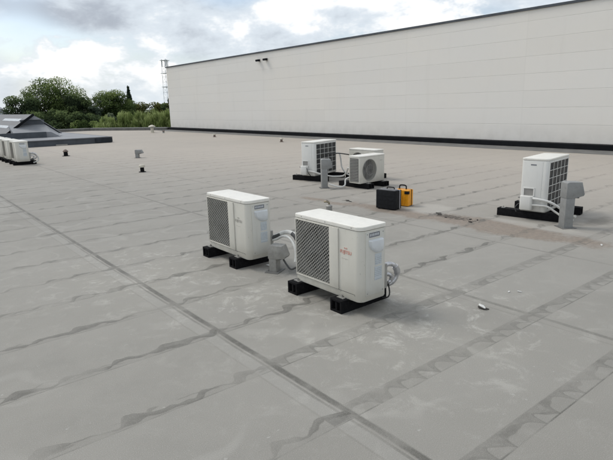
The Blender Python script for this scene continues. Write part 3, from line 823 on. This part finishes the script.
# ------------------------------------------------------------------ the big pale warehouse wall
wh = empty('warehouse', (17.2, 37.1, -5), label='long pale panelled warehouse wall rising above the flat roof, black band at its foot', cat='building')
def wpart(mb, name, mat, **kw):
    o = mb.build(name, mat, wh, **kw); o.location = (-17.2, -37.1, 5); return o
wpart(MB().box(17.2, 60, -45, 37.1, .2, 4.40), 'panel_wall', M['wall'], smooth=False)
wpart(MB().box(17.215, 60, -44.98, 37.08, -5, .199), 'lower_wall', M['conc'], smooth=False)
wpart(MB().box(17.15, 17.46, -45.02, 37.14, 4.401, 4.475).box(17.461, 60, -45.02, 37.14, 4.401, 4.43), 'coping', M['upstand'], smooth=False)
wpart(MB().prism([(16.93, .012), (17.214, .012), (17.214, .199), (17.10, .199), (16.93, .185)], -45, 37.06, lambda p: (p[0], p[2], p[1])), 'black_skirt', M['black'], smooth=False)
strip = MB().prism([(16.02, .003), (16.895, .003), (16.895, .035)], -12, 36.9, lambda p: (p[0], p[2], p[1]))
tag(strip.build('membrane_strip', M['kerbgrey'], smooth=False), kind='structure')
for i, y in enumerate((25.12, 24.42)):
    f = empty('floodlight', (17.2, y, 4.02), R(-90), label='left one of two small dark floodlights high on the pale wall' if i == 0 else 'right one of two small dark floodlights high on the pale wall', cat='floodlight', group='floodlights on the wall')
    MB().box(-.14, .14, -.20, -.05, -.055, .045).build('lamp_head', M['black'], f, bevel=.02)
    MB().box(-.11, .11, -.185, -.065, -.062, -.0555).build('lens', M['glass_dark'], f)
    MB().bar((0, -.0, .02), (0, -.06, 0), .04).box(-.06, .06, -.012, .0, -.05, .07).build('bracket', M['galv2'], f)

# ------------------------------------------------------------------ raised roofs at the left
rr = empty('raised_roof', (9.1, 26.5, 0), label='low grey raised roof section with dark upstand face running in from the left', cat='raised roof')
def rpart(root, mb, name, mat, **kw):
    o = mb.build(name, mat, root, **kw); o.location = [-c for c in root.location]; return o
rpart(rr, MB().box(-30, 9.1, 26.5, 42.9, .002, .255), 'upstand', M['upstand'], smooth=False)
rpart(rr, MB().box(-30, 9.13, 26.46, 42.93, .2555, .285), 'capping', M['slate'], smooth=False)
rpart(rr, MB().box(-29.8, 8.95, 26.66, 42.7, .2855, .292), 'membrane_top', M['slate_l'], smooth=False)
rpart(rr, MB().box(8.3, 9.115, 26.44, 26.459, .03, .25), 'dark_panel', M['darkpanel'], smooth=False)
rpart(rr, MB().box(6.48, 6.98, 26.38, 26.499, .002, .06), 'pale_strip', M['galv'], smooth=False)
gb = empty('gabled_rooflight', (6.46, 30, .29), label='dark pitched roof with pale rooflights and black verge behind the far left units', cat='roof structure')
XR, ZR = 6.46, 1.44
Tg = lambda p: (p[0], p[2], p[1])
rpart(gb, MB().prism([(5.25, .293), (7.62, .293), (7.62, .46), (XR, ZR-.10), (5.25, .46)], 30.2, 42.5, Tg), 'gable_wall', M['slate_l'], smooth=False)
rpart(gb, MB().box(5.86, 6.98, 30.17, 30.198, .935, 1.165), 'dark_band', M['upstand'], smooth=False)
lf = MB(); lf.prism([(5.02, .45), (5.07, .40), (XR, ZR-.06), (XR, ZR)], 29.9, 42.6, Tg); rpart(gb, lf, 'roof_slope', M['slate'], smooth=False)
rt = MB(); rt.prism([(XR+.0005, ZR), (XR+.0005, ZR-.03), (7.74, .42), (7.77, .45)], 30.15, 42.6, Tg); rpart(gb, rt, 'roof_slope', M['slate_l'], smooth=False)
rpart(gb, MB().bar((4.98, 29.86, .41), (XR, 29.86, ZR+.0), .07, .11), 'verge_board', M['black'], smooth=False)
rpart(gb, MB().box(4.9, 5.0, 29.85, 42.6, .36, .42), 'gutter', M['black'], smooth=False)
sl = (ZR-.45)/(XR-5.02)
def slope_quad(xa, xb, ya, yb, off=.02):
    z = lambda x: .45 + (x-5.02)*sl + off
    m = MB(); P = [(xa, ya), (xb, ya), (xb, yb), (xa, yb)]
    A = [m.bm.verts.new((x, y, z(x)-off+.002)) for x, y in P]; B = [m.bm.verts.new((x, y, z(x))) for x, y in P]
    m.bm.faces.new(B)
    for i in range(4): m.bm.faces.new((A[i], A[(i+1) % 4], B[(i+1) % 4], B[i]))
    return m
rpart(gb, slope_quad(5.95, 6.12, 31.0, 35.5), 'rooflight', M['rooflight'], smooth=False)
rpart(gb, slope_quad(5.45, 5.62, 31.6, 36.5), 'rooflight', M['rooflight'], smooth=False)
# stepped apron in front of the gable
uh = MB(); A = [(5.95, 30.10, 1.17), (6.86, 30.10, 1.17), (XR+.03, 30.19, 1.40), (5.95, 30.19, 1.166), (6.86, 30.19, 1.166)]
v = [uh.bm.verts.new(p) for p in A]
for f in ((0, 1, 2), (0, 3, 4, 1), (0, 2, 3), (1, 4, 2), (2, 4, 3)): uh.bm.faces.new([v[i] for i in f])
rpart(gb, uh, 'upper_hip', M['slate_l'], smooth=False)
ap = MB()
ap.prism([(29.2, .56), (30.19, .93), (30.19, .293), (29.2, .293)], 5.3, 7.0, lambda p: (p[2], p[0], p[1]))
rpart(gb, ap, 'apron_slope', M['slate_l'], smooth=False)
a2 = MB(); A = [(7.001, 29.2, .56), (7.001, 30.19, .93), (7.60, 30.19, .48), (7.45, 29.2, .293), (7.001, 29.2, .293), (7.001, 30.19, .293), (7.60, 30.19, .293)]
v = [a2.bm.verts.new(p) for p in A]
for f in ((0, 3, 2, 1), (0, 4, 3), (1, 2, 6, 5), (3, 6, 2), (0, 1, 5, 4), (3, 4, 5, 6)): a2.bm.faces.new([v[i] for i in f])
rpart(gb, a2, 'apron_hip', M['slate_l'], smooth=False)
rpart(gb, MB().box(4.6, 6.75, 29.05, 29.195, .293, .575), 'front_upstand', M['upstand'], smooth=False)

# ------------------------------------------------------------------ vegetation
def foliage(name, blobs, n, size, mat, parent, seed=1, up=.35, elong=1., shell=.55, zmin=None):
    """blobs: (centre, radii, tone) clumps; many small leaf faces through each clump's volume"""
    rn = random.Random(seed); V = []; F = []; tones = []
    tot = sum(b[1][0]*b[1][2] for b in blobs)
    for c, rad, tone in blobs:
        for _ in range(int(n*rad[0]*rad[2]/tot)):
            d = Vector((rn.gauss(0, 1), rn.gauss(0, 1), rn.gauss(0, 1))).normalized()
            q = shell + (1-shell)*rn.random()**.5
            if rn.random() < .12: q *= 1.12
            p = Vector((c[0]+d.x*rad[0]*q, c[1]+d.y*rad[1]*q, c[2]+d.z*rad[2]*q))
            if zmin is not None and p.z < zmin: continue
            nrm = (d + Vector((rn.gauss(0, .6), rn.gauss(0, .6), rn.gauss(up, .6)))).normalized()
            a = nrm.orthogonal().normalized(); a.rotate(Matrix.Rotation(rn.random()*6.28, 3, nrm)) ; b = nrm.cross(a)
            s = size*rn.uniform(.6, 1.3); i = len(V)
            if elong > 1.01:
                a = (Vector((rn.gauss(0, .35), rn.gauss(0, .35), 1))).normalized(); b = a.cross(nrm).normalized()
                V += [p-a*s*elong*.5, p+b*s*.25, p+a*s*elong*.5, p-b*s*.25]
            else:
                V += [p-a*s*.6, p+b*s*.38, p+a*s*.6, p-b*s*.38]
            F.append((i, i+1, i+2, i+3))
            tones.append(min(1, max(0, tone + .30*d.z + rn.gauss(0, .13))))  # upper leaves get a lighter tone, painting sunlit clump tops
    me = bpy.data.meshes.new(name); me.from_pydata([tuple(v) for v in V], [], F)
    at = me.attributes.new('tone', 'FLOAT', 'FACE'); at.data.foreach_set('value', tones)
    me.materials.append(mat); o = bpy.data.objects.new(name, me); col.objects.link(o); o.parent = parent
    return o

GZ = -5.0
def tree(name, x, y, top, rx, mat, label, seed, crown_base=-3.0, n=9000, leaf=.20, group='trees beyond the far roof edge', nb=26, spread=1., dens=.55):
    rn = random.Random(seed)
    root = empty(name, (x, y, GZ), label=label, cat='tree', group=group)
    H = top - GZ; cb = crown_base - GZ
    limbs = MB()
    limbs.tube([(0, 0, -.1), (.1*rn.random(), .1, H*.3), (.2*rn.uniform(-1, 1), .15, H*.55), (.2*rn.uniform(-1, 1), 0, H*.85)], lambda t: (.30*(1-t)+.03)*rx/4, 8)
    blobs = []
    cz = cb + (H-cb)*.45; rz = H-cz
    for i in range(nb):
        th = i*2.39996 + rn.uniform(-.4, .4); u = -.85 + 1.82*((i*.7549 + rn.random()*.15) % 1.0)
        rad = math.sqrt(max(.05, 1-u**2.8)) if u > 0 else 1-.25*u*u
        rr_ = rad*rn.uniform(.55, .88)
        c = (rx*rr_*math.cos(th), rx*rr_*math.sin(th), cz + (rz*u*.86 if u > 0 else (cz-cb)*u))
        s = rn.uniform(.18, .32)*rx
        if c[2]+s*.8 > H: c = (c[0], c[1], H-s*rn.uniform(.75, 1.1))
        blobs.append((c, (s*1.15, s*1.15, s*.85), rn.uniform(.15, .80)*(.40+.60*(u+1)/2)+.03))  # clump tone rises with height: light on the crown put into colour
        if i % 3 == 0:
            limbs.tube([(0, 0, H*.35), (c[0]*.45, c[1]*.45, (H*.35+c[2])/2+.2), c], lambda t: (.11*(1-t)+.015)*rx/4, 6)
    for i in range(nb//3):       # inner clumps closing the crown, their shade painted as a dark tone
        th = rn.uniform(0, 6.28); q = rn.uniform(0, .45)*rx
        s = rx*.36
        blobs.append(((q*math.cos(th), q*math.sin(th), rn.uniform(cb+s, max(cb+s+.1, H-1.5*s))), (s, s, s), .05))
    limbs.build('trunk', M['bark'], root)
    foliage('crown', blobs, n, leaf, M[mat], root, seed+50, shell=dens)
    return root
tree('broadleaf_tree', 12.2, 60.8, 3.6, 2.0, 'leaf_dark', 'dark small rounded tree at the far left of the tree line', 3, n=14000, leaf=.14, nb=40)
tree('broadleaf_tree', 16.0, 64.0, 5.3, 3.6, 'leaf_mid', 'tallest broad green tree rising above the pitched roof at left', 5, n=44000, leaf=.135, nb=84, crown_base=-2.5)
tree('broadleaf_tree', 17.7, 61.3, 3.6, 1.9, 'leaf_dark', 'dark dense tree leaning against the right side of the tallest tree', 8, n=26000, leaf=.13, nb=52)
tree('broadleaf_tree', 19.3, 60.0, 3.2, .95, 'leaf_grey', 'thin grey-green tree in the gap between the two big green trees', 9, n=4500, leaf=.14, nb=18)
tree('broadleaf_tree', 21.8, 62.4, 4.1, 2.6, 'leaf_mid', 'round green tree in the middle of the tree line left of the conifer', 12, n=34000, leaf=.13, nb=66)
tree('broadleaf_tree', 13.6, 58.0, 1.9, 2.7, 'leaf_dark', 'low dark tree mass right behind the pitched roof', 15, n=13000, leaf=.17, nb=30)
tree('broadleaf_tree', 16.6, 56.0, 1.7, 1.9, 'leaf_dark', 'low dark tree under the right side of the big trees', 16, n=10000, leaf=.17, nb=26)
tree('broadleaf_tree', 15.4, 51.5, 1.0, 1.5, 'leaf_mid', 'low leafy bush showing over the roof edge under the big trees', 17, n=7000, leaf=.14, nb=24)
tree('broadleaf_tree', 18.9, 56.0, 1.5, 1.3, 'leaf_grey', 'low grey-green bush below the gap between the big green trees', 18, n=5000, leaf=.15, nb=20)
tree('broadleaf_tree', 25.35, 54.9, 3.0, .8, 'leaf_dark', 'narrow dark tree touching the corner of the warehouse wall', 19, n=6000, leaf=.13, nb=20)
for i, (x, y, t_, rx, lb) in enumerate(((28.3, 74.0, 2.45, 2.3, 'olive toned tree just right of the conifer'), (31.2, 73.2, 2.6, 2.4, 'olive toned tree in the middle of the olive row'), (34.0, 72.2, 2.5, 2.3, 'olive toned tree below the lattice mast'))):
    tree('olive_tree', x, y, t_, rx, 'leaf_olive', lb, 30+i, n=12000, leaf=.17, nb=32, group='olive toned trees behind the scrub', crown_base=-2)
tree('broadleaf_tree', 25.8, 70.0, 2.9, 2.1, 'leaf_dark', 'dark tree behind the base of the slim conifer', 41, n=10000, leaf=.17, nb=28)
# slim conifer
cf = empty('conifer_tree', (28.9, 75.2, GZ), label='slim dark pointed conifer standing above the tree line', cat='tree')
MB().tube([(0, 0, -.1), (0, 0, 9.6)], lambda t: .2*(1-t)+.02, 7).build('trunk', M['bark'], cf)
bl = []; rc = random.Random(3)
for i in range(44):
    q = i/43; z = 4.2 + q*5.3; w = .10 + (1-q)*1.05
    a = i*2.4
    bl.append(((w*.45*math.cos(a), w*.45*math.sin(a), z), (w*.55+.05, w*.55+.05, .30), rc.uniform(.2, .7)))
foliage('crown', bl, 8000, .16, M['leaf_con'], cf, 77, up=-.1, shell=.3)

# willowy scrub beyond the kerb: upright, long-leaved shrubs
def scrub(x, y, top, rx, seed, label):
    rn = random.Random(seed)
    root = empty('willow_shrub', (x, y, GZ), label=label, cat='shrub', group='pale willowy shrubs beyond the roof edge')
    st = MB(); bl = []; H = top-GZ
    for i in range(30):
        a = rn.uniform(0, 6.28); r0 = rn.uniform(0, .95)*rx
        bx, by = r0*math.cos(a), r0*math.sin(a)
        h = H*(1-.10*(r0/rx)**2)*rn.uniform(.86, 1.0)
        if i % 2 == 0: st.tube([(bx*.3, by*.3, 0), (bx*.8, by*.8, h*.6), (bx, by, h*.97)], lambda t: .03*(1-t)+.006, 5, steps=3)
        for k in range(4):
            z = h - .15 - k*.50
            bl.append(((bx+rn.gauss(0, .07), by+rn.gauss(0, .07), z), (.26, .26, .42), rn.uniform(.3, .8)-k*.13))  # lower tufts toned darker as painted shade
    st.build('stem', M['bark'], root)
    foliage('leaves', bl, 7500, .10, M['leaf_willow'], root, seed+9, up=.1, elong=3.4, shell=.15)
pos = [(16.2, 47.4, .95, 1.3, 'leftmost pale willowy shrub of the row'), (17.5, 46.9, 1.2, 1.25, 'second pale willowy shrub from the left'), (18.7, 46.2, 1.3, 1.25, 'third pale willowy shrub from the left'),
       (19.8, 45.5, 1.35, 1.2, 'pale willowy shrub behind the mushroom vent, at its left'), (20.9, 44.9, 1.35, 1.2, 'pale willowy shrub directly right of the mushroom vent'), (21.9, 44.2, 1.25, 1.15, 'rightmost pale willowy shrub, against the warehouse corner')]
for i, (x, y, t_, r0, lb) in enumerate(pos): scrub(x*.98, y*.985, t_, r0, 100+i, lb)

# ------------------------------------------------------------------ lattice mast and distant house
ms = empty('lattice_mast', (50.3, 108.95, GZ), R(20), label='tall lattice antenna mast beside the left end of the warehouse', cat='mast')
Hm = 16.3; hw = lambda z: .60 - .12*z/Hm
cor = [(-1, -1), (1, -1), (1, 1), (-1, 1)]
for sx, sy in cor:
    MB().bar((sx*hw(0), sy*hw(0), 0), (sx*hw(Hm), sy*hw(Hm), Hm), .055).build('leg', M['mast'], ms, smooth=False)
br = MB(); nz = 15
for i in range(nz):
    z0, z1 = Hm*i/nz, Hm*(i+1)/nz
    for j in range(4):
        a, b = cor[j], cor[(j+1) % 4]
        br.bar((a[0]*hw(z0), a[1]*hw(z0), z0), (b[0]*hw(z0), b[1]*hw(z0), z0), .028)
        p, q = (a, b) if i % 2 else (b, a)
        br.bar((p[0]*hw(z0), p[1]*hw(z0), z0), (q[0]*hw(z1), q[1]*hw(z1), z1), .022)
br.build('bracing', M['mast'], ms, smooth=False)
for z in (Hm, Hm-2.6, Hm-5.4):
    MB().box(-.72, .72, -.72, .72, z, z+.10).build('platform', M['mast'], ms, smooth=False)
for a in (0, 2.1, 4.2):
    MB().box(.62*math.cos(a)-.09, .62*math.cos(a)+.09, .62*math.sin(a)-.06, .62*math.sin(a)+.06, Hm-1.2, Hm+.3).build('antenna_panel', M['mast'], ms, smooth=False)
hs = empty('distant_house', (25.5, 158, GZ), R(-15), label='pale building glimpsed at the far left edge beyond the trees', cat='house')
MB().box(-6, 2.2, -4, 4, 0, 6.6).build('wall', M['farhouse'], hs, smooth=False)
MB().prism([(-6.4, 6.6), (2.6, 6.6), (.4, 8.0), (-4.4, 8.0)], -4.4, 4.4, lambda p: (p[0], p[2], p[1])).build('roof', M['slate_l'], hs, smooth=False)
for x in (-4.2, -1.4, 1.0): MB().box(x-.5, x+.5, -4.06, -4.002, 4, 5.4).build('window', M['glass_dark'], hs, smooth=False)

m = MB(); m.quad((-2500, -2500, GZ), (2500, -2500, GZ), (2500, 2500, GZ), (-2500, 2500, GZ))
tag(m.build('ground', M['ground'], smooth=False), kind='structure')
# far wood: one mass of foliage behind everything
fw_ = MB(); rh = random.Random(2)
blw = []
for i in range(150):
    a = R(-12 + i*.62); dd = 150 + rh.uniform(-12, 12)
    blw.append(((dd*math.sin(a), dd*math.cos(a), -1.6 + rh.uniform(-.8, .9)), (2.6, 2.6, 3.0), rh.uniform(.1, .55)))
fo = foliage('distant_wood', blw, 30000, .55, leaf_mat('hazy_leaves', (.07, .095, .06), (.11, .14, .085), (.17, .19, .12)), None, 91, shell=.75)
tag(fo, 'hazy band of distant woodland behind the tree line', 'woodland', kind='stuff')

# ------------------------------------------------------------------ sky and light
SUN_EL, SUN_AZ = 52., -25.      # azimuth measured from +Y toward +X
w = bpy.data.worlds.new('World'); sc.world = w; w.use_nodes = True
nt = w.node_tree; bg = nt.nodes['Background']
class W(Mat):
    def __init__(s): s.nt = nt; s.tc = nt.nodes.new('ShaderNodeTexCoord')
wm = W()
sky = nt.nodes.new('ShaderNodeTexSky'); sky.sky_type = 'NISHITA'; sky.sun_disc = False
sky.sun_elevation = R(SUN_EL); sky.sun_rotation = R(SUN_AZ); sky.air_density = 1.0; sky.dust_density = 2.0
x, y, z = wm.xyz('Generated')
az = x._m('ARCTAN2', y) * (180/PI); el = z._m('ARCSINE') * (180/PI)
big = wm.noise(1., 5, .62, vec=wm.vec(x*7. + 8., y*7., z*14. + 1.), dist=.15)
gp = wm.noise(1., 1, .5, vec=wm.vec(x*3. - 4., y*3., z*7.))
def sb(a, e, sa, se):
    p = (az - a)/sa; q = (el - e)/se
    return ((p*p + q*q)*-1.).exp()
grey = (sb(12, 8.4, 7, 1.5) + sb(20, 8.1, 7, 1.6) + sb(26.5, 7.4, 3.5, 1.2)*.7 + sb(33, 9.9, 2.4, 1.)*1.1 + sb(43.5, 8.8, 4.5, 1.)*.8
        + sb(9, 5.2, 4, .8)*.6 + sb(25, 4.9, 4.5, 1.)*.5)
lite = (sb(17.3, 5.2, 3.6, .7) + sb(14, 3.8, 4.5, .6)*.8 + sb(29.5, 8.2, 2.3, 1.5) + sb(38, 9.8, 3, 1.2)
        + sb(47, 9.7, 4, 1.)*.8)
d = (big - .5)*3.5 + lite*.42 - grey*.54 + .25
cloud = wm.mix(d.ss(-.80, .20), (.33, .36, .41), (.57, .62, .67))
cloud = wm.mix(d.ss(.10, .62), cloud, (.84, .84, .835))
cloud = wm.mix(el.ss(4., .0)*.6, cloud, (.60, .66, .71))
clear = nt.nodes.new('ShaderNodeVectorMath'); clear.operation = 'SCALE'; clear.inputs['Scale'].default_value = .12
nt.links.new(sky.outputs[0], clear.inputs[0])
gap = gp.ss(.54, .40)*d.ss(.38, 0.)*.85 + .06
final = wm.mix(gap.clamp(), cloud, clear.outputs[0])
nt.links.new(final, bg.inputs[0]); bg.inputs[1].default_value = 1.32
w.cycles.sampling_method = 'NONE'

sl_ = bpy.data.lights.new('sun', 'SUN'); sl_.energy = 1.45; sl_.angle = R(20); sl_.color = (1, .955, .88)
so = bpy.data.objects.new('sun', sl_); col.objects.link(so)
sd = Vector((math.sin(R(SUN_AZ))*math.cos(R(SUN_EL)), math.cos(R(SUN_AZ))*math.cos(R(SUN_EL)), math.sin(R(SUN_EL))))
so.rotation_euler = (-sd).to_track_quat('-Z', 'Y').to_euler()
so.location = (0, 0, 20)

# ------------------------------------------------------------------ camera
f_px, pitch, roll, yaw, Hc = 523.98, R(13.476), R(-1.4207), R(38.848), 1.6
fw = Vector((math.sin(yaw)*math.cos(pitch), math.cos(yaw)*math.cos(pitch), -math.sin(pitch)))
rt_ = Vector((math.cos(yaw), -math.sin(yaw), 0)); up_ = rt_.cross(fw)
r2 = rt_*math.cos(roll) + up_*math.sin(roll); u2 = -rt_*math.sin(roll) + up_*math.cos(roll)
cam = bpy.data.cameras.new('camera'); co = bpy.data.objects.new('camera', cam); col.objects.link(co)
cam.sensor_width = 36; cam.lens = f_px*36/613; cam.clip_end = 6000; cam.clip_start = .05
mt = Matrix((r2, u2, -fw)).transposed().to_4x4(); mt.translation = (0, 0, Hc)
co.matrix_world = mt
sc.camera = co
sc.render.engine = 'CYCLES'; sc.cycles.max_bounces = 4; sc.cycles.diffuse_bounces = 2; sc.cycles.glossy_bounces = 2; sc.cycles.transmission_bounces = 2; sc.cycles.use_adaptive_sampling = True; sc.cycles.adaptive_threshold = .03
sc.view_settings.view_transform = 'Standard'; sc.view_settings.look = 'None'; sc.view_settings.exposure = 0
